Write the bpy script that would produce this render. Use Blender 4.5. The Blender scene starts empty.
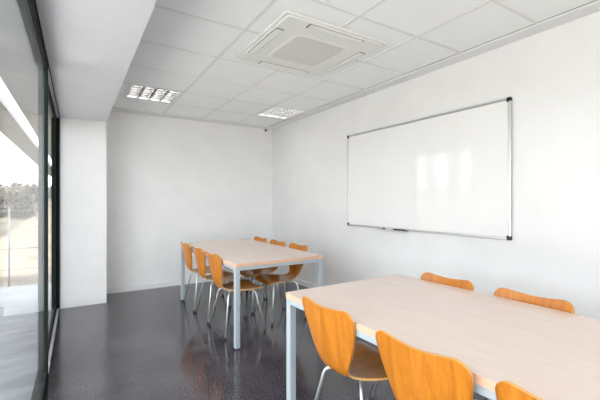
import bpy, math, random
from mathutils import Vector, Matrix
random.seed(7)
S = bpy.context.scene
COL = S.collection
PI = math.pi

# ------------------------------------------------------------------ helpers
def link(o, parent=None):
    COL.objects.link(o)
    if parent is not None:
        o.parent = parent
    return o

class MB:
    """collects shapes, builds ONE mesh object"""
    def __init__(self):
        self.v = []; self.f = []; self.m = []; self.sm = []
    def add(self, verts, faces, mi=0, smooth=False):
        b = len(self.v)
        self.v += [tuple(p) for p in verts]
        for f in faces:
            self.f.append(tuple(i + b for i in f)); self.m.append(mi); self.sm.append(smooth)
        return self
    def box(self, x0, x1, y0, y1, z0, z1, mi=0):
        v = [(x0,y0,z0),(x1,y0,z0),(x1,y1,z0),(x0,y1,z0),(x0,y0,z1),(x1,y0,z1),(x1,y1,z1),(x0,y1,z1)]
        f = [(3,2,1,0),(4,5,6,7),(0,1,5,4),(1,2,6,5),(2,3,7,6),(3,0,4,7)]
        return self.add(v, f, mi)
    def bbox(self, x0, x1, y0, y1, z0, z1, b=.003, mi=0):
        """box with chamfered edges"""
        X = (x0, x1); Y = (y0, y1); Z = (z0, z1)
        v = []; idx = {}
        for i in (0,1):
            for j in (0,1):
                for k in (0,1):
                    sx = b if i == 0 else -b; sy = b if j == 0 else -b; sz = b if k == 0 else -b
                    for a in range(3):
                        p = [X[i]+sx, Y[j]+sy, Z[k]+sz]
                        p[a] = (X[i], Y[j], Z[k])[a]
                        idx[(i,j,k,a)] = len(v); v.append(tuple(p))
        f = []
        for s in (0,1):
            for a in range(3):
                o1, o2 = [c for c in range(3) if c != a]
                q = []
                for (p1, p2) in ((0,0),(1,0),(1,1),(0,1)):
                    c = [0,0,0]; c[a] = s; c[o1] = p1; c[o2] = p2
                    q.append(idx[(c[0],c[1],c[2],a)])
                f.append(tuple(q))
        for a in range(3):
            o1, o2 = [c for c in range(3) if c != a]
            for p1 in (0,1):
                for p2 in (0,1):
                    c0 = [0,0,0]; c1 = [0,0,0]
                    c0[a] = 0; c1[a] = 1
                    for c in (c0, c1): c[o1] = p1; c[o2] = p2
                    f.append((idx[(*c0,o1)], idx[(*c1,o1)], idx[(*c1,o2)], idx[(*c0,o2)]))
        for i in (0,1):
            for j in (0,1):
                for k in (0,1):
                    f.append(tuple(idx[(i,j,k,a)] for a in range(3)))
        return self.add(v, f, mi)
    def tube(self, pts, r, n=10, mi=0, caps=True):
        pts = [Vector(p) for p in pts]
        rr = r if isinstance(r, (list, tuple)) else [r]*len(pts)
        rings = []
        t0 = (pts[1]-pts[0]).normalized()
        up = Vector((0,0,1)) if abs(t0.z) < .9 else Vector((1,0,0))
        nrm = (up - t0*up.dot(t0)).normalized()
        b = len(self.v); v = []
        for i, p in enumerate(pts):
            if i == 0: t = t0
            elif i == len(pts)-1: t = (pts[i]-pts[i-1]).normalized()
            else: t = ((pts[i+1]-pts[i]).normalized() + (pts[i]-pts[i-1]).normalized()).normalized()
            nrm = (nrm - t*nrm.dot(t)).normalized()
            bi = t.cross(nrm)
            for k in range(n):
                a = 2*PI*k/n
                v.append(p + (nrm*math.cos(a) + bi*math.sin(a))*rr[i])
        f = []
        for i in range(len(pts)-1):
            for k in range(n):
                k2 = (k+1) % n
                f.append((i*n+k, i*n+k2, (i+1)*n+k2, (i+1)*n+k))
        self.add(v, f, mi, True)
        if caps:
            L = (len(pts)-1)*n
            self.add([v[k] for k in range(n)], [tuple(range(n))[::-1]], mi)
            self.add([v[L+k] for k in range(n)], [tuple(range(n))], mi)
        return self
    def prism(self, outline, z0, z1, mi=0, side=None):
        n = len(outline)
        v = [(x,y,z0) for x,y in outline] + [(x,y,z1) for x,y in outline]
        self.add(v, [tuple(range(n))[::-1], tuple(range(n, 2*n))], mi)
        self.add(v, [(i,(i+1)%n,n+(i+1)%n,n+i) for i in range(n)], mi if side is None else side)
        return self
    def build(self, name, mats, parent=None, kind=None, loc=None, fix=True):
        me = bpy.data.meshes.new(name)
        me.from_pydata(self.v, [], self.f)
        if not isinstance(mats, (list, tuple)): mats = [mats]
        for m in mats: me.materials.append(m)
        me.polygons.foreach_set('material_index', self.m)
        me.polygons.foreach_set('use_smooth', self.sm)
        if fix:
            import bmesh
            bm = bmesh.new(); bm.from_mesh(me)
            bmesh.ops.remove_doubles(bm, verts=bm.verts, dist=1e-6)
            bmesh.ops.recalc_face_normals(bm, faces=bm.faces)
            bm.to_mesh(me); bm.free()
        me.update()
        o = bpy.data.objects.new(name, me)
        link(o, parent)
        if loc is not None: o.location = loc
        if kind: o['kind'] = kind
        return o

def rrect(x0, x1, y0, y1, r, n=6):
    out = []
    for cx, cy, a0 in ((x1-r,y1-r,0),(x0+r,y1-r,PI/2),(x0+r,y0+r,PI),(x1-r,y0+r,1.5*PI)):
        for i in range(n+1):
            a = a0 + i*PI/2/n
            out.append((cx+r*math.cos(a), cy+r*math.sin(a)))
    return out

def tag(o, label, cat, group=None):
    o['label'] = label; o['category'] = cat
    if group: o['group'] = group
    return o
def thing(name, label, cat, loc=(0,0,0), rz=0, group=None):
    o = bpy.data.objects.new(name, None); link(o)
    o.empty_display_size = .1
    o.location = loc; o.rotation_euler = (0,0,rz)
    return tag(o, label, cat, group)
def dup(root, loc, rz, label, group=None):
    def cp(o, parent):
        c = o.copy(); COL.objects.link(c)
        if parent is not None: c.parent = parent
        for ch in list(o.children): cp(ch, c)
        return c
    r = cp(root, None)
    r.location = loc; r.rotation_euler = (0,0,rz); r['label'] = label
    if group: r['group'] = group
    return r

# ------------------------------------------------------------------ materials
def mat(name, col, rough=.5, metal=0, spec=.5, coat=0, coat_r=.1, emit=None, es=0):
    m = bpy.data.materials.new(name); m.use_nodes = True
    p = m.node_tree.nodes['Principled BSDF']
    p.inputs['Base Color'].default_value = (*col, 1)
    p.inputs['Roughness'].default_value = rough
    p.inputs['Metallic'].default_value = metal
    p.inputs['Specular IOR Level'].default_value = spec
    p.inputs['Coat Weight'].default_value = coat
    p.inputs['Coat Roughness'].default_value = coat_r
    if emit:
        p.inputs['Emission Color'].default_value = (*emit, 1)
        p.inputs['Emission Strength'].default_value = es
    return m
def nodes(m):
    nt = m.node_tree
    return nt, nt.nodes['Principled BSDF']
def noise_col(m, scale, c0, c1, lo=.35, hi=.65, vec_scale=(1,1,1), detail=4, distort=0, rough=None, bump=0):
    """noise-driven base colour (and optionally bump), object coordinates"""
    nt, p = nodes(m); N = nt.nodes; L = nt.links
    tc = N.new('ShaderNodeTexCoord'); mp = N.new('ShaderNodeMapping')
    mp.inputs['Scale'].default_value = vec_scale
    nz = N.new('ShaderNodeTexNoise'); nz.inputs['Scale'].default_value = scale
    nz.inputs['Detail'].default_value = detail; nz.inputs['Distortion'].default_value = distort
    cr = N.new('ShaderNodeValToRGB')
    cr.color_ramp.elements[0].position = lo; cr.color_ramp.elements[0].color = (*c0,1)
    cr.color_ramp.elements[1].position = hi; cr.color_ramp.elements[1].color = (*c1,1)
    L.new(tc.outputs['Object'], mp.inputs['Vector']); L.new(mp.outputs['Vector'], nz.inputs['Vector'])
    L.new(nz.outputs['Fac'], cr.inputs['Fac']); L.new(cr.outputs['Color'], p.inputs['Base Color'])
    if bump:
        b = N.new('ShaderNodeBump'); b.inputs['Strength'].default_value = bump; b.inputs['Distance'].default_value = .002
        L.new(nz.outputs['Fac'], b.inputs['Height']); L.new(b.outputs['Normal'], p.inputs['Normal'])
    return m, nz, cr

M = {}
M['wall'] = noise_col(mat('wall_paint', (.80,.80,.79), .6, spec=.3), 3, (.755,.757,.755), (.785,.787,.785))[0]
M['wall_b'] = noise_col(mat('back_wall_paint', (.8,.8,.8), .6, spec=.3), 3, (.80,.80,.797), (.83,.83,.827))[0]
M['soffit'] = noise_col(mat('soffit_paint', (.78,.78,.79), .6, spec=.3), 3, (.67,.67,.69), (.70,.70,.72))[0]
M['tile'] = noise_col(mat('ceiling_tile', (.78,.79,.785), .8, spec=.2), 220, (.82,.83,.825), (.87,.88,.875), detail=2)[0]
M['grid'] = mat('ceiling_grid_bar', (.72,.72,.70), .5, spec=.3)
M['margin'] = mat('ceiling_margin_board', (.76,.76,.76), .7, spec=.2)
M['skirting'] = mat('skirting_white', (.80,.80,.80), .4)

# polished dark concrete with pale specks and cloudy patches
m = mat('polished_concrete', (.06,.058,.065), .2, spec=.55)
nt, p = nodes(m); N = nt.nodes; L = nt.links
tc = N.new('ShaderNodeTexCoord')
n1 = N.new('ShaderNodeTexNoise'); n1.inputs['Scale'].default_value = 1.6; n1.inputs['Detail'].default_value = 6; n1.inputs['Roughness'].default_value = .62
r1 = N.new('ShaderNodeValToRGB')
r1.color_ramp.elements[0].position = .32; r1.color_ramp.elements[0].color = (.036,.033,.040,1)
r1.color_ramp.elements[1].position = .70; r1.color_ramp.elements[1].color = (.076,.070,.082,1)
n2 = N.new('ShaderNodeTexNoise'); n2.inputs['Scale'].default_value = 95; n2.inputs['Detail'].default_value = 3
r2 = N.new('ShaderNodeValToRGB')
r2.color_ramp.elements[0].position = .40; r2.color_ramp.elements[0].color = (.55,.55,.55,1)
r2.color_ramp.elements[1].position = .66; r2.color_ramp.elements[1].color = (1.75,1.72,1.7,1)
mx = N.new('ShaderNodeMix'); mx.data_type = 'RGBA'; mx.blend_type = 'MULTIPLY'; mx.inputs['Factor'].default_value = 1
L.new(tc.outputs['Object'], n1.inputs['Vector']); L.new(tc.outputs['Object'], n2.inputs['Vector'])
L.new(n1.outputs['Fac'], r1.inputs['Fac']); L.new(n2.outputs['Fac'], r2.inputs['Fac'])
L.new(r1.outputs['Color'], mx.inputs['A']); L.new(r2.outputs['Color'], mx.inputs['B'])
L.new(mx.outputs['Result'], p.inputs['Base Color'])
mr = N.new('ShaderNodeMapRange'); mr.inputs['To Min'].default_value = .09; mr.inputs['To Max'].default_value = .18
L.new(n1.outputs['Fac'], mr.inputs['Value']); L.new(mr.outputs['Result'], p.inputs['Roughness'])
M['floor'] = m

def wood(name, c_dark, c_mid, c_light, coat=.6):
    m = mat(name, c_mid, 0.30, spec=.25, coat=coat, coat_r=.10)
    nt, p = nodes(m); N = nt.nodes; L = nt.links
    tc = N.new('ShaderNodeTexCoord'); oi = N.new('ShaderNodeObjectInfo')
    mp = N.new('ShaderNodeMapping'); mp.inputs['Scale'].default_value = (1.6, 9, 1.6)
    ad = N.new('ShaderNodeVectorMath'); ad.operation = 'ADD'
    mu = N.new('ShaderNodeMath'); mu.operation = 'MULTIPLY'; mu.inputs[1].default_value = 31
    L.new(oi.outputs['Random'], mu.inputs[0]); L.new(tc.outputs['Object'], ad.inputs[0]); L.new(mu.outputs[0], ad.inputs[1])
    nz = N.new('ShaderNodeTexNoise'); nz.inputs['Scale'].default_value = 2.6; nz.inputs['Detail'].default_value = 5; nz.inputs['Distortion'].default_value = .9
    nf = N.new('ShaderNodeTexNoise'); nf.inputs['Scale'].default_value = 26; nf.inputs['Detail'].default_value = 3
    cr = N.new('ShaderNodeValToRGB')
    cr.color_ramp.elements[0].position = .3; cr.color_ramp.elements[0].color = (*c_dark,1)
    cr.color_ramp.elements[1].position = .72; cr.color_ramp.elements[1].color = (*c_light,1)
    e = cr.color_ramp.elements.new(.5); e.color = (*c_mid,1)
    sm = N.new('ShaderNodeMix'); sm.inputs['Factor'].default_value = .3
    L.new(ad.outputs[0], mp.inputs['Vector']); L.new(mp.outputs['Vector'], nz.inputs['Vector']); L.new(mp.outputs['Vector'], nf.inputs['Vector'])
    L.new(nz.outputs['Fac'], sm.inputs['A']); L.new(nf.outputs['Fac'], sm.inputs['B'])
    L.new(sm.outputs['Result'], cr.inputs['Fac']); L.new(cr.outputs['Color'], p.inputs['Base Color'])
    return m
M['ply'] = wood('orange_plywood', (.34,.108,.009), (.48,.165,.015), (.57,.22,.027), coat=.14)
M['ply_edge'] = mat('plywood_edge', (.60,.33,.10), .4)
M['chrome'] = mat('satin_chromed_tube', (.62,.65,.65), .34, metal=.75)
M['rubber'] = mat('black_rubber', (.012,.012,.013), .6)
m, nz, cr = noise_col(mat('pale_maple_laminate', (.66,.57,.50), .22, spec=.5), 3, (.665,.535,.465), (.695,.57,.50), vec_scale=(14,1.2,1), detail=5, distort=.4)
M['laminate'] = m
M['underside_shade'] = mat('table_underside_shade', (.10,.09,.08), .6)  # underside coloured dark to cut bounce light onto the seats
M['edge_band'] = mat('peach_edge_band', (.66,.42,.29), .35)
M['table_steel'] = mat('grey_blue_powder_coat', (.37,.42,.455), .35)
M['alu'] = mat('brushed_aluminium', (.62,.62,.62), .35, metal=.85)
M['track_alu'] = mat('pale_track_aluminium', (.70,.71,.72), .4, metal=.3)
M['board'] = mat('whiteboard_enamel', (.80,.80,.795), .06, spec=.5)
M['black'] = mat('black_plastic', (.012,.012,.014), .35)
M['white_plastic'] = mat('white_plastic', (.80,.80,.78), .35)
M['ac_panel'] = mat('air_conditioner_white', (.74,.74,.71), .4)
M['ac_flap'] = mat('air_conditioner_flap', (.76,.76,.73), .35)
M['ac_grille'] = mat('air_conditioner_grille', (.62,.62,.58), .5)
M['seam'] = mat('shadow_seam', (.30,.30,.29), .7)
M['slot_shade'] = mat('painted_slot_shade', (.03,.03,.03), .8)
M['frame'] = mat('dark_green_aluminium', (.014,.020,.018), .5, spec=.04)
M['lamp_case'] = mat('lamp_white_enamel', (.80,.80,.80), .4)
M['blade'] = mat('louvre_cross_blade', (.28,.28,.28), .4, metal=.2)
M['louvre'] = mat('mirror_louvre', (.82,.82,.82), .25, metal=1)
M['tube'] = mat('fluorescent_tube', (.9,.9,.9), .4, emit=(1,.97,.93), es=6)
M['concrete'] = noise_col(mat('canopy_concrete', (.33,.34,.34), .8, spec=.2), 4, (.19,.20,.21), (.25,.26,.27))[0]
M['ext_wall'] = mat('exterior_render', (.55,.55,.54), .8, spec=.2)
M['paving'] = noise_col(mat('terrace_paving', (.30,.32,.34), .5, spec=.4), 2, (.17,.185,.205), (.27,.285,.305), vec_scale=(1,3,1))[0]
M['earth'] = noise_col(mat('dry_grass_bank', (.60,.50,.38), .9, spec=.1), 1.3, (.095,.070,.048), (.175,.150,.118), lo=.33, hi=.52, vec_scale=(1,1,5), detail=8)[0]
M['bounce_gravel'] = noise_col(mat('added_pale_gravel', (.62,.61,.58), .9, spec=.1), 40, (.54,.53,.50), (.70,.69,.66))[0]
M['fence_steel'] = mat('fence_galvanised', (.30,.30,.29), .5, metal=.4)
M['twig'] = mat('dry_twig', (.06,.045,.035), .9)
M['leaf'] = noise_col(mat('dry_leaf', (.2,.18,.1), .8), 3, (.045,.040,.028), (.085,.072,.052))[0]

# clear glass: fresnel mix of straight-through and mirror reflection, same from both sides
m = bpy.data.materials.new('clear_glass'); m.use_nodes = True
nt = m.node_tree; N = nt.nodes; L = nt.links; N.clear()
out = N.new('ShaderNodeOutputMaterial'); mixs = N.new('ShaderNodeMixShader')
tr = N.new('ShaderNodeBsdfTransparent'); tr.inputs['Color'].default_value = (.95,.955,.952,1)
gl = N.new('ShaderNodeBsdfGlossy'); gl.inputs['Roughness'].default_value = .0; gl.inputs['Color'].default_value = (1,1,1,1)
ge = N.new('ShaderNodeNewGeometry'); dt = N.new('ShaderNodeVectorMath'); dt.operation = 'DOT_PRODUCT'
ab = N.new('ShaderNodeMath'); ab.operation = 'ABSOLUTE'
om = N.new('ShaderNodeMath'); om.operation = 'SUBTRACT'; om.inputs[0].default_value = 1
pw = N.new('ShaderNodeMath'); pw.operation = 'POWER'; pw.inputs[1].default_value = 5
ma = N.new('ShaderNodeMath'); ma.operation = 'MULTIPLY_ADD'; ma.inputs[1].default_value = .40; ma.inputs[2].default_value = .04
L.new(ge.outputs['Normal'], dt.inputs[0]); L.new(ge.outputs['Incoming'], dt.inputs[1])
L.new(dt.outputs['Value'], ab.inputs[0]); L.new(ab.outputs[0], om.inputs[1]); L.new(om.outputs[0], pw.inputs[0])
L.new(pw.outputs[0], ma.inputs[0]); L.new(ma.outputs[0], mixs.inputs['Fac'])
L.new(tr.outputs[0], mixs.inputs[1]); L.new(gl.outputs[0], mixs.inputs[2]); L.new(mixs.outputs[0], out.inputs['Surface'])
M['glass'] = m

# ------------------------------------------------------------------ room shell
XL, XR, YB, YF = -.175, 2.935, 5.65, -3.2      # glass line, right wall, back wall, wall behind the camera
ZC, ZS, XS, YP = 2.567, 2.30, .319, 5.165       # ceiling, soffit underside, soffit edge, pillar face
ST = 'structure'
MB().box(-.255, XR+.2, YF-.2, YB+.2, -.15, 0).build('floor', M['floor'], kind=ST)
MB().box(XR, XR+.2, YF-.2, YB+.2, 0, 2.95).build('wall_right', M['wall'], kind=ST)
MB().box(XS, XR, YB, YB+.2, 0, 2.95).build('wall_back', M['wall_b'], kind=ST)
w = MB()
w.box(-.255, .30, YF-.2, YF, 0, 2.95); w.box(2.80, XR, YF-.2, YF, 0, 2.95); w.box(.30, 2.80, YF-.2, YF, 2.30, 2.95); w.box(.30, 2.80, YF-.2, YF, 0, .12)
w.build('wall_front', M['wall'], kind=ST)
w5 = bpy.data.objects.new('added_light_window', None); link(w5); w5['kind'] = ST  # glazed opening added behind the camera to even out the daylight
for x in (.30, 1.52, 2.74): MB().box(x, x+.06, YF-.13, YF-.07, .12, 2.30).build('stile', M['frame'], w5, kind=ST)
for x in (.36, 1.58):
    for z in (.12, 2.24): MB().box(x, x+1.16, YF-.13, YF-.07, z, z+.06).build('rail', M['frame'], w5, kind=ST)
    MB().box(x-.01, x+1.17, YF-.104, YF-.096, .17, 2.25).build('pane', M['glass'], w5, kind=ST)
MB().box(XL-.08, XS, YP, YB+.2, 0, ZS).build('wall_pier', M['wall'], kind=ST)
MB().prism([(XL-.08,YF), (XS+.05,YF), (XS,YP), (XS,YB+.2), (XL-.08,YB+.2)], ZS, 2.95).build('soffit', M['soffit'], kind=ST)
MB().box(XS, XR, YF, YB, 2.80, 2.95).build('ceiling_slab', M['wall'], kind=ST)

# suspended ceiling: tiles (with holes for the luminaires), bars, plain margins
XG = [.319, .475, 1.06, 1.645, 2.23, 2.785]
YG = [5.455 - .597*i for i in range(15)]
lamps = {(1, 1), (4, 1)}                        # (column, row) cells taken by a luminaire
c = MB()
for i in range(5):
    for j in range(14):
        if (i, j) in lamps: continue
        c.box(XG[i], XG[i+1], YG[j+1], YG[j], ZC, ZC+.015)
ceil = c.build('ceiling', M['tile'], kind=ST)
g = MB()
for x in XG[2:5]: g.box(x-.012, x+.012, YG[-1], YG[0], ZC-.0035, ZC+.001)
for y in YG[1:-1]: g.box(XG[0], XG[-1], y-.012, y+.012, ZC-.003, ZC+.001)
g.build('ceiling_grid', M['grid'], ceil, kind=ST)
t = MB(); t.box(XG[-1]+.006, XR, YG[-1], YB, ZC-.014, ZC+.02)
t.build('trim_1', M['margin'], kind=ST)
t = MB(); t.box(XS, XG[-1]+.006, YG[0]+.004, YB, ZC-.014, ZC+.02)
t.build('trim_2', M['margin'], kind=ST)
t = MB(); t.box(XG[-1]-.004, XG[-1]+.006, YG[-1], YG[0], ZC-.002, ZC+.02)
t.build('shadow_gap_strip', M['seam'], kind=ST)  # grey strip coloured as the shade in the gap beside the margin
MB().box(XS, XR-.01, YB-.01, YB, 0, .075).build('baseboard_back', M['skirting'], kind=ST)
MB().box(XR-.01, XR, YF, YB, 0, .075).build('baseboard_right', M['skirting'], kind=ST)

# ------------------------------------------------------------------ sliding glazing on the left
def sash(name, x0, x1, y0, y1, z0=.012, z1=2.288):
    r = bpy.data.objects.new(name, None); link(r); r['kind'] = ST; r.location = (0,0,0)
    sw, rw = .06, .058
    MB().bbox(x0, x1, y0, y0+sw, z0, z1, .003).build('stile', M['frame'], r, kind=ST)
    MB().bbox(x0, x1, y1-sw, y1, z0, z1, .003).build('stile', M['frame'], r, kind=ST)
    MB().bbox(x0+.002, x1-.002, y0+sw, y1-sw, z1-rw, z1, .003).build('rail', M['frame'], r, kind=ST)
    MB().bbox(x0+.002, x1-.002, y0+sw, y1-sw, z0, z0+rw, .003).build('rail', M['frame'], r, kind=ST)
    xm = (x0+x1)/2
    MB().box(xm-.003, xm+.003, y0+sw-.01, y1-sw+.01, z0+rw-.01, z1-rw+.01).build('pane', M['glass'], r, kind=ST)
    return r
sash('window_1', -.205, -.178, .62, 3.19)
sash('window_2', -.234, -.207, 3.13, 5.135)
sash('window_3', -.234, -.207, -1.55, .69)
sash('window_4', -.205, -.178, -3.17, -1.48)
f = MB()
f.box(-.254, XL, YF, YP, 2.290, ZS)                       # head
f.box(-.254, XL, YF, YP, .0, .010)                        # sill
f.box(-.177, XL, 3.195, YP, .010, .024); f.box(-.177, XL, 3.195, YP, 2.268, 2.29)
f.box(-.254, XL, 5.137, YP, 0, ZS)                        # far jamb
f.build('trim_4', M['frame'], kind=ST)
t = MB(); t.box(-.204, -.180, 3.195, 5.135, .0105, .016); t.box(-.204, -.180, 3.195, 5.135, 2.282, 2.2895)
t.build('trim_5', M['track_alu'], kind=ST)

# ------------------------------------------------------------------ outside
MB().box(-2.1, -.256, -8, 6.95, -.15, -.01).build('terrace', M['paving'], kind=ST)
MB().box(-11, -2.1, -9, 6.6, -.15, -.02).build('added_bounce_bed', M['bounce_gravel'], kind=ST)  # unseen pale ground, here and next line, added to bounce daylight onto the ceiling
MB().box(-2.1, 6, -11, -3.4, -.15, -.02).build('added_bounce_path', M['bounce_gravel'], kind=ST)
# canopy: slab by the facade, open strip, outer beam, added pillars
k = 1.75
MB().box(-.53*k, -.27, 2.0, 32, 3.05, 3.15).build('canopy_slab', M['concrete'], kind=ST)
MB().box(-.95*k, -.65*k, 2.0, 32, 3.05, 3.15).build('canopy_beam', M['concrete'], kind=ST)
for y0, y1 in ((3.8, 4.58), (4.90, 5.14), (5.57, 5.74)):  # unseen pillars added to break up the whiteboard reflection
    MB().box(-1.56, -1.30, y0, y1, -.01, 3.05).build('reflection_pillar', M['ext_wall'], kind=ST)
# ground rising to a dry bank
def ground_h(x, y):
    d = max(0, y-6.9)
    h = -.06 + .085*max(0, d-1.2) * (1 if d < 22 else 1) - .0009*max(0, d-20)**2
    e = max(0, -x-9)
    return max(-3, h) + .06*min(e, 25) + .10*math.sin(x*.7+y*.31) * min(1, d*.2) + .06*math.sin(x*1.9-y*.83) * min(1, d*.2)
nx, ny = 46, 52
v = []; fc = []
for i in range(nx):
    for j in range(ny):
        x = -60 + 75*(i/(nx-1)) ; y = -30 + 75*(j/(ny-1))
        z = ground_h(x, y) - .10
        v.append((x, y, z))
for i in range(nx-1):
    for j in range(ny-1):
        fc.append((i*ny+j, (i+1)*ny+j, (i+1)*ny+j+1, i*ny+j+1))
gm = MB(); gm.add(v, fc, 0, True)
gm.build('ground', M['earth'], kind=ST)

# wire fence at the end of the terrace
fr = thing('wire_fence', 'thin wire fence on slim posts at the far edge of the terrace outside the glass', 'fence', (-1.1, 7.0, -.06))
for i, x in enumerate((-4.3, -2.15, 0.22, 2.4)):
    MB().tube([(x,0,0), (x,0,1.25)], .014, 8).build('post', M['fence_steel'], fr)
for z in (.30, .62, .94, 1.2):
    MB().tube([(-5.2,0,z), (2.4,0,z)], .005, 6).build('wire', M['fence_steel'], fr)

def bush(x, y, r, h, label):
    z = ground_h(x, y) - .12
    b = thing('dry_bush', label, 'bush', (x, y, z), 0, 'dry bushes on the bank')
    br = MB(); lf = MB()
    for i in range(24):
        a = random.uniform(0, 2*PI); s = random.uniform(.25, 1)
        p0 = Vector((math.cos(a)*.1*r, math.sin(a)*.1*r, 0))
        p2 = Vector((math.cos(a)*r*s, math.sin(a)*r*s, h*(1.05-.6*s*s)*random.uniform(.7,1)))
        p1 = (p0+p2)/2 + Vector((random.uniform(-.1,.1)*r, random.uniform(-.1,.1)*r, .15*h))
        br.tube([p0, p1, p2], [.03*r, .02*r, .008*r], 5)
        for q in range(26):
            c = p1.lerp(p2, random.uniform(.1,1.1)) + Vector([random.gauss(0,.13*r) for _ in range(3)])
            u = Vector([random.gauss(0,1) for _ in range(3)]).normalized()
            w = u.orthogonal().normalized(); l = .09*r
            lf.add([c-u*l, c+w*l*.5, c+u*l, c-w*l*.5], [(0,1,2,3)])
    br.build('branches', M['twig'], b); lf.build('foliage', M['leaf'], b, fix=False)
bush(-3.25, 23.5, 1.5, 1.0, 'dry grey brown bush on the bank crest, at the left edge of the glass')
bush(-2.5, 27.5, 1.3, .75, 'low brown bush on the bank crest, right beside the dark stile')
bush(-2.1, 18.5, .9, .45, 'small scrubby bush on the pale slope below the crest')

# ------------------------------------------------------------------ chairs
def interp(tab, t):
    for a, b in zip(tab, tab[1:]):
        if t <= b[0]:
            s = (t-a[0])/(b[0]-a[0]) if b[0] > a[0] else 0
            return [p+(q-p)*s for p, q in zip(a[1:], b[1:])]
    return list(tab[-1][1:])
def smooth_profile(P, n):
    """Catmull-Rom through P, resampled by arc length"""
    pts = []
    for i in range(len(P)-1):
        p0 = P[max(i-1,0)]; p1 = P[i]; p2 = P[i+1]; p3 = P[min(i+2,len(P)-1)]
        for s in range(16):
            t = s/16
            pts.append(tuple(.5*((2*b)+(-a+c)*t+(2*a-5*b+4*c-d)*t*t+(-a+3*b-3*c+d)*t**3) for a,b,c,d in zip(p0,p1,p2,p3)))
    pts.append(P[-1])
    L = [0]
    for a, b in zip(pts, pts[1:]): L.append(L[-1]+math.dist(a[:2], b[:2]))
    return [(l, *p) for l, p in zip(L, pts)], L[-1]
def make_shell(parent):
    #      x      z     half-width  curl
    P = [(-.274,.797,.198,.018), (-.261,.710,.195,.026), (-.245,.610,.168,.028), (-.228,.525,.130,.022), (-.197,.460,.100,.012),
         (-.130,.434,.120,.006), (-.040,.428,.175,.010), (.060,.430,.204,.012), (.150,.436,.208,.010), (.200,.428,.206,.006), (.222,.414,.203,.004)]
    tab, LT = smooth_profile(P, 60)
    r_top, r_fr = .052, .06
    nu = 21
    us = [math.sin((2*i/(nu-1)-1)*PI/2) for i in range(nu)]
    us = [.6*(2*i/(nu-1)-1)+.4*u for i, u in enumerate(us)]
    ss = sorted(set(round(q, 5) for q in [r_top*(1-math.cos(a*PI/2/8)) for a in range(9)] + [r_top + (LT-r_top-r_fr)*i/34 for i in range(35)] +
                    [LT - r_fr*(1-math.cos(a*PI/2/6)) for a in range(7)]))
    ss[-1] = LT
    grid = []
    for s in ss:
        x, z, w, k = interp(tab, s)
        ww = w
        if s < r_top: ww = w - r_top + math.sqrt(max(0, r_top**2-(r_top-s)**2))
        e = LT - s
        if e < r_fr: ww = w - r_fr + math.sqrt(max(0, r_fr**2-(r_fr-e)**2))
        row = []
        for u in us:
            q = u*ww/w                                     # true fraction of the full width
            dip = 0.014*(math.cos(q*PI/.95)+1)/2*max(0, 1-s/.16)   # concave top edge
            s2 = min(LT, s + dip)
            x2, z2, w2, k2 = interp(tab, s2)
            xa, za = interp(tab, max(0, s2-.006))[:2]; xb, zb = interp(tab, min(LT, s2+.006))[:2]
            tx, tz = xb-xa, zb-za; l = math.hypot(tx, tz) or 1
            nx_, nz_ = -tz/l, tx/l                         # forward / up side
            row.append(Vector((x2+nx_*k2*q*q, u*ww, z2+nz_*k2*q*q)))
        grid.append(row)
    R, C = len(grid), nu
    th = .0105
    nrm = [[None]*C for _ in range(R)]
    for i in range(R):
        for j in range(C):
            a = grid[min(i+1,R-1)][j]-grid[max(i-1,0)][j]; b = grid[i][min(j+1,C-1)]-grid[i][max(j-1,0)]
            nrm[i][j] = b.cross(a).normalized()
    s = 1 if nrm[R//2][C//2].z + nrm[R//2][C//2].x > 0 else -1
    mb = MB()
    fr = [grid[i][j] for i in range(R) for j in range(C)]
    bk = [grid[i][j] - nrm[i][j]*s*th for i in range(R) for j in range(C)]
    F = [(i*C+j, i*C+j+1, (i+1)*C+j+1, (i+1)*C+j) for i in range(R-1) for j in range(C-1)]
    mb.add(fr, F, 0, True); mb.add(bk, [q[::-1] for q in F], 0, True)
    loop = [j for j in range(C)] + [i*C+C-1 for i in range(1,R)] + [(R-1)*C+j for j in range(C-2,-1,-1)] + [i*C for i in range(R-2,0,-1)]
    n = len(loop); off = R*C
    mb.add(fr+bk, [(loop[a], loop[(a+1)%n], off+loop[(a+1)%n], off+loop[a]) for a in range(n)], 1, False)
    # keep the rim's edge crisp: no vertex merge between faces of different smoothing needed
    return mb.build('shell', [M['ply'], M['ply_edge']], parent, fix=True)

CHG_A = 'plywood chairs at the back table'; CHG_B = 'plywood chairs at the front table'
def bend(p0, p1, p2, r, n=6):
    """polyline corner p0-p1-p2 rounded with n points"""
    a = (p0-p1).normalized(); b = (p2-p1).normalized()
    A = p1+a*r; B = p1+b*r
    return [A.lerp(p1, t).lerp(p1.lerp(B, t), t) for t in [i/n for i in range(n+1)]]
def make_chair(label, group):
    t = thing('plywood_chair', label, 'chair', (0,0,0), 0, group)
    sh = make_shell(t)
    pl = MB(); pl.prism(rrect(-.115,.125,-.075,.075,.02), .406, .414)
    pl.build('mounting_plate', M['chrome'], t)
    for sx, sy in ((-1,-1),(-1,1),(1,-1),(1,1)):
        p0 = Vector((.01+sx*.055, sy*.030, .402)); p1 = Vector((-.020+.015*(sx+1)+sx*.125, sy*.138, .402)); p2 = Vector((-.005+sx*.205, sy*.222, .012))
        path = [p0] + bend(p0, p1, p2, .042) + [p2]
        lg = MB().tube(path, .0085, 12).build('leg', M['chrome'], t)
        d = (p2-path[-2]).normalized()
        MB().tube([p2-d*.012, p2+Vector((0,0,-.004))+d*.004, Vector((p2.x+d.x*.012, p2.y+d.y*.012, 0.0))], [.0105,.0112,.0105], 12).build('foot_cap', M['rubber'], lg)
    return t

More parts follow.
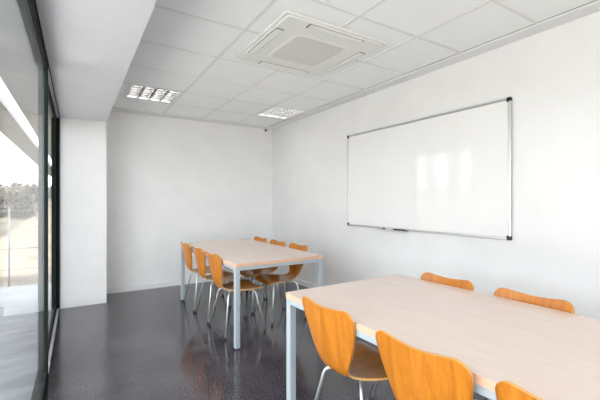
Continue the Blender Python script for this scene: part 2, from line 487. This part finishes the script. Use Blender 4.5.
spots = [
    # x, y, facing, label, group
    (1.292, 1.440,  .04, 'plywood chair with the white table leg just left of its tall orange back', CHG_B),
    (1.280,  .870,  .05, 'orange plywood chair nearest the camera, its broad back shown almost whole at the bottom edge', CHG_B),
    (1.290,  .390,  .03, 'plywood chair cut by the bottom edge, only a dark orange top corner showing', CHG_B),
    (1.825, 1.505,  PI, 'plywood chair across the front table, farther one with a pale glint on top', CHG_B),
    (1.825,  .98,  PI, 'plywood chair across the front table, nearer one, wider orange top edge', CHG_B),
    (1.380, 3.415,  0, 'plywood chair at the back table, window side, nearest the table\'s front leg', CHG_A),
    (1.378, 3.925,  0, 'plywood chair at the back table, window side, in the middle of three', CHG_A),
    (1.366, 4.410,  0, 'plywood chair at the back table, window side, farthest from the camera', CHG_A),
    (1.915, 3.52,  PI, 'plywood chair at the back table, wall side, nearest with its seat visible under the tabletop', CHG_A),
    (1.895, 3.985,  PI, 'plywood chair at the back table, wall side, in the middle of three', CHG_A),
    (1.885, 4.465,  PI, 'plywood chair at the back table, wall side, farthest into the corner', CHG_A),
]
first = None
for x, y, a, lab, grp in spots:
    if first is None:
        first = make_chair(lab, grp); first.location = (x, y, 0); first.rotation_euler = (0,0,a)
    else:
        dup(first, (x, y, 0), a, lab, grp)

# ------------------------------------------------------------------ tables
def make_table(label, x0, x1, y0, y1, rz, ztop=.75):
    cx, cy = (x0+x1)/2, (y0+y1)/2
    w, l = (x1-x0)/2, (y1-y0)/2
    t = thing('meeting_table', label, 'table', (cx, cy, 0), rz)
    th = .030
    top = MB(); ol = rrect(-w+.003, w-.003, -l+.003, l-.003, .012); top.prism(ol, ztop-th, ztop); top.m[-len(ol)-2] = 1
    tp = top.build('tabletop', [M['laminate'], M['underside_shade']], t)
    o = rrect(-w, w, -l, l, .015); i_ = rrect(-w+.0028, w-.0028, -l+.0028, l-.0028, .0122); n = len(o)
    eb = MB()
    v = [(x,y,ztop-th) for x,y in o] + [(x,y,ztop-.0003) for x,y in o] + [(x,y,ztop-.0003) for x,y in i_] + [(x,y,ztop-th) for x,y in i_]
    F = []
    for a in range(n):
        b = (a+1) % n
        for r in range(4):
            r2 = (r+1) % 4
            F.append((r*n+a, r*n+b, r2*n+b, r2*n+a))
    eb.add(v, F); eb.build('edge_band', M['edge_band'], tp)
    za, zb = ztop-th-.034, ztop-th-.0005
    ins, s = .006, .044
    for sy in (-1, 1):
        y = sy*(l-ins-s/2)
        MB().bbox(-w+ins+s, w-ins-s, y-.02, y+.02, za, zb, .003).build('apron_rail', M['table_steel'], t)
    for sx in (-1, 1):
        x = sx*(w-ins-s/2)
        MB().bbox(x-.02, x+.02, -l+ins+s, l-ins-s, za, zb, .003).build('apron_rail', M['table_steel'], t)
    for sx in (-1, 1):
        for sy in (-1, 1):
            x = sx*(w-ins-s/2); y = sy*(l-ins-s/2)
            lg = MB().bbox(x-s/2, x+s/2, y-s/2, y+s/2, .012, zb, .004).build('leg', M['table_steel'], t)
            MB().bbox(x-s/2+.003, x+s/2-.003, y-s/2+.003, y+s/2-.003, 0, .0118, .002).build('foot_cap', M['rubber'], lg)
    return t
make_table('pale maple meeting table with grey steel legs standing at the back of the room', 1.148, 2.098, 2.925, 4.785, .012)
make_table('large pale maple meeting table in the foreground, cut by the right edge', 1.068, 2.050, -.010, 1.875, .012)

# ------------------------------------------------------------------ whiteboard
wy0, wy1, wz0, wz1 = 1.522, 3.540, .986, 2.120
wb = thing('whiteboard', 'large wall-mounted whiteboard with thin aluminium frame and black corners', 'whiteboard', (XR, (wy0+wy1)/2, wz0))
cy_ = (wy0+wy1)/2; hl = (wy1-wy0)/2; hh = wz1-wz0
MB().box(-.020, -.004, -hl+.006, hl-.006, .006, hh-.006).build('writing_panel', M['board'], wb)
fw = .020
for z in (0, hh-fw): MB().bbox(-.027, -.001, -hl+.02, hl-.02, z, z+fw, .003).build('frame_bar', M['alu'], wb)
for sy in (-1, 1):
    y = sy*(hl-fw/2); MB().bbox(-.027, -.001, y-fw/2, y+fw/2, .02, hh-.02, .003).build('frame_bar', M['alu'], wb)
for sy in (-1, 1):
    for z in (.0, hh):
        z0, z1 = (-.003, .036) if z == 0 else (hh-.036, hh+.003)
        pts = rrect(sy*hl-.02, sy*hl+.02, 0, 1, .001)
        ya, yb = sorted((sy*(hl+.003), sy*(hl-.036)))
        MB().bbox(-.030, -.0005, ya, yb, z0, z1, .008).build('corner_cap', M['black'], wb)
tr_ = MB(); ty0, ty1 = 2.56-cy_, 2.94-cy_
tr_.box(-.075, -.026, ty0, ty1, -.010, -.006); tr_.box(-.077, -.073, ty0, ty1, -.010, -.001)
tr_.build('pen_tray', M['alu'], wb)

def marker(y0, y1, label, body, cap_m, cap_at_far):
    L_ = y1-y0
    o = thing('marker_pen', label, 'marker pen', (XR-.050, y0, wz0-.006+.0085), 0, 'marker pens on the whiteboard tray')
    b0, b1 = (0, L_-.045) if cap_at_far else (.045, L_)
    MB().tube([(0,b0,0),(0,b0+.002,0),(0,b1-.002,0),(0,b1,0)], [.006,.0082,.0082,.006], 12).build('barrel', body, o)
    c0, c1 = (b1, L_) if cap_at_far else (0, b0)
    MB().tube([(0,c0,0),(0,c0+.002,0),(0,c1-.004,0),(0,c1,0)], [.008,.0085,.0085,.005], 12).build('cap', M['black'], o)
marker(2.745, 2.895, 'white-bodied marker pen with a black cap on the whiteboard tray', M['white_plastic'], M['black'], True)
marker(2.580, 2.735, 'black marker pen on the whiteboard tray, right of the white one', M['black'], M['black'], False)

# ------------------------------------------------------------------ ceiling air conditioner
ac = thing('ceiling_air_conditioner', 'square white four-way cassette air conditioner set in the ceiling tiles', 'air conditioner', (1.638, 2.515, ZC-.004))
H = .462
pn = MB()
# stepped rim: outer plate, raised inner plate with a square opening and four slots painted dark
pn.prism(rrect(-H, H, -H, H, .02), -.016, 0)
pn.prism(rrect(-H+.028, H-.028, -H+.028, H-.028, .02), -.026, -.016)
pn.build('panel', M['ac_panel'], ac)
G = .228
inn = MB()
oo = rrect(-G-.030, G+.030, -G-.030, G+.030, .06); ii = rrect(-G, G, -G, G, .045); n = len(oo)
v = [(x,y,-.026) for x,y in oo] + [(x*.985,y*.985,-.0295) for x,y in oo] + [(x,y,-.0275) for x,y in ii] + [(x,y,-.026) for x,y in ii]
F = []
for a in range(n):
    b = (a+1) % n
    for r in range(4):
        r2 = (r+1) % 4
        F.append((r*n+a, r*n+b, r2*n+b, r2*n+a))
inn.add(v, F); inn.build('grille_rim', M['ac_panel'], ac)
gr = MB()
for i in range(24):
    y = -G+.010 + i*(2*G-.02)/23
    gr.box(-G+.001, G-.001, y-.0062, y+.0062, -.0275, -.0262)
gr.build('intake_grille', M['ac_grille'], ac)
def outlet(rot):
    R_ = Matrix.Rotation(rot, 4, 'Z')
    def xf(mb):
        mb.v = [tuple(R_ @ Vector(p)) for p in mb.v]; return mb
    ya, yb, hl2 = .362, .426, .252
    s = MB(); s.box(-hl2, hl2, ya, yb, -.0268, -.0255)  # flat near-black plate, its colour stands for shade inside the slot
    so = xf(s).build('air_outlet', M['slot_shade'], ac)
    fl = MB()
    pr = []
    for k_ in range(7):
        t = k_/6
        pr.append((ya+.004+(yb-ya-.0075)*t, -.029-.004*math.sin(t*PI)))
    vv = [(-hl2+.010, y, z) for y, z in pr] + [(hl2-.010, y, z) for y, z in pr] + [(-hl2+.010, y, -.0272) for y, z in pr] + [(hl2-.010, y, -.0272) for y, z in pr]
    F = []
    for k_ in range(6):
        F += [(k_, k_+1, 7+k_+1, 7+k_), (14+k_, 21+k_, 21+k_+1, 14+k_+1), (k_, 14+k_, 14+k_+1, k_+1), (7+k_, 7+k_+1, 21+k_+1, 21+k_)]
    F += [(0, 7, 21, 14), (6, 20, 27, 13)]
    fl.add(vv, F); xf(fl).build('flap', M['ac_flap'], so)
for a in range(4): outlet(a*PI/2)
# ------------------------------------------------------------------ recessed louvre luminaires
def luminaire(x0, x1, y0, y1, label):
    cx, cy = (x0+x1)/2, (y0+y1)/2
    w, l = (x1-x0)/2-.013, (y1-y0)/2-.013
    t = thing('ceiling_light', label, 'ceiling light', (cx, cy, ZC), 0, 'recessed louvre ceiling lights')
    cs = MB(); d = .085
    cs.box(-w, w, -l, l, d, d+.004)
    cs.box(-w, -w+.003, -l, l, 0, d); cs.box(w-.003, w, -l, l, 0, d); cs.box(-w, w, -l, -l+.003, 0, d); cs.box(-w, w, l-.003, l, 0, d)
    fo, fi = .012, .020
    cs.box(-w-.011, w+.011, -l-.011, -l+fi, -.003, .001); cs.box(-w-.011, w+.011, l-fi, l+.011, -.003, .001)
    cs.box(-w-.011, -w+fi, -l, l, -.003, .001); cs.box(w-fi, w+.011, -l, l, -.003, .001)
    cs.build('housing', M['lamp_case'], t)
    cell = (2*w-2*fi)/4
    for i in range(4):
        xc = -w+fi+cell*(i+.5)
        MB().tube([(xc,-l+.03,.058),(xc,l-.03,.058)], .013, 10).build('fluorescent_tube', M['tube'], t)
    lv = MB()
    for i in range(5):
        xc = -w+fi+cell*i
        for sg in ((1,) if i == 0 else (-1,) if i == 4 else (-1,1)):
            n = 6; vv = []
            for k_ in range(n+1):
                q = k_/n
                vv += [(xc+sg*(.002+.010*(1-q)**2), -l+.004, q*.045), (xc+sg*(.002+.010*(1-q)**2), l-.004, q*.045)]
            lv.add(vv, [(2*k_, 2*k_+1, 2*k_+3, 2*k_+2) for k_ in range(n)], 0, True)
    for j in range(1, 6):
        yc = -l+fi + (2*l-2*fi)*j/6
        for i in range(4):
            xa = -w+fi+cell*i+.008; xb = xa+cell-.016
            lv.add([(xa,yc-.012,.000),(xb,yc-.012,.000),(xb,yc+.012,.000),(xa,yc+.012,.000),(xa,yc,.04),(xb,yc,.04)],
                   [(0,1,2,3),(0,4,5,1),(3,2,5,4),(0,3,4),(1,5,2)], 1)
    lv.build('louvre', [M['louvre'], M['blade']], t)
for (i, j), lab in (((1,1), 'square recessed ceiling light with bright louvre cells, left one beside the lowered soffit'), ((4,1), 'square recessed ceiling light with louvre, right one by the back corner')):
    luminaire(XG[i], XG[i+1], YG[j+1], YG[j], lab)

# ------------------------------------------------------------------ motion sensor high on the back wall
ms = thing('motion_sensor', 'tiny white sensor with a dark lens under the ceiling in the back corner', 'sensor', (2.800, YB, 2.50))
MB().bbox(-.032, .032, -.038, -.0005, 0, .052, .008).build('housing', M['white_plastic'], ms)
lens = MB()
lens.tube([(-.006,-.036,.024),(-.006,-.046,.024),(-.006,-.052,.024)], [.021,.019,.008], 14)
lens.build('lens', M['black'], ms)

# ------------------------------------------------------------------ light
W = bpy.data.worlds.new('sky'); S.world = W; W.use_nodes = True
bg = W.node_tree.nodes['Background']
bg.inputs['Color'].default_value = (.92,.955,1,1); bg.inputs['Strength'].default_value = 3.6
sd = bpy.data.lights.new('sun', 'SUN'); sd.energy = 11; sd.angle = math.radians(3); sd.color = (1,.95,.87)
so = bpy.data.objects.new('sun', sd); link(so); so.rotation_euler = (math.radians(38), math.radians(28), 0)

# ------------------------------------------------------------------ camera
cd = bpy.data.cameras.new('camera'); co = bpy.data.objects.new('camera', cd); link(co)
cd.sensor_width = 36; cd.lens = 358/600*36; cd.shift_y = .5/600; cd.clip_start = .02
co.location = (0, 0, 1.30); co.rotation_euler = (PI/2, 0, -math.atan(223/358))
S.camera = co
S.view_settings.view_transform = 'Standard'; S.view_settings.look = 'None'
S.view_settings.exposure = 0.86; S.view_settings.gamma = 1; S.view_settings.use_curve_mapping = False
S.cycles.max_bounces = 14; S.cycles.diffuse_bounces = 8; S.cycles.transparent_max_bounces = 16
S.cycles.caustics_reflective = False; S.cycles.caustics_refractive = False
S.cycles.sample_clamp_indirect = 6
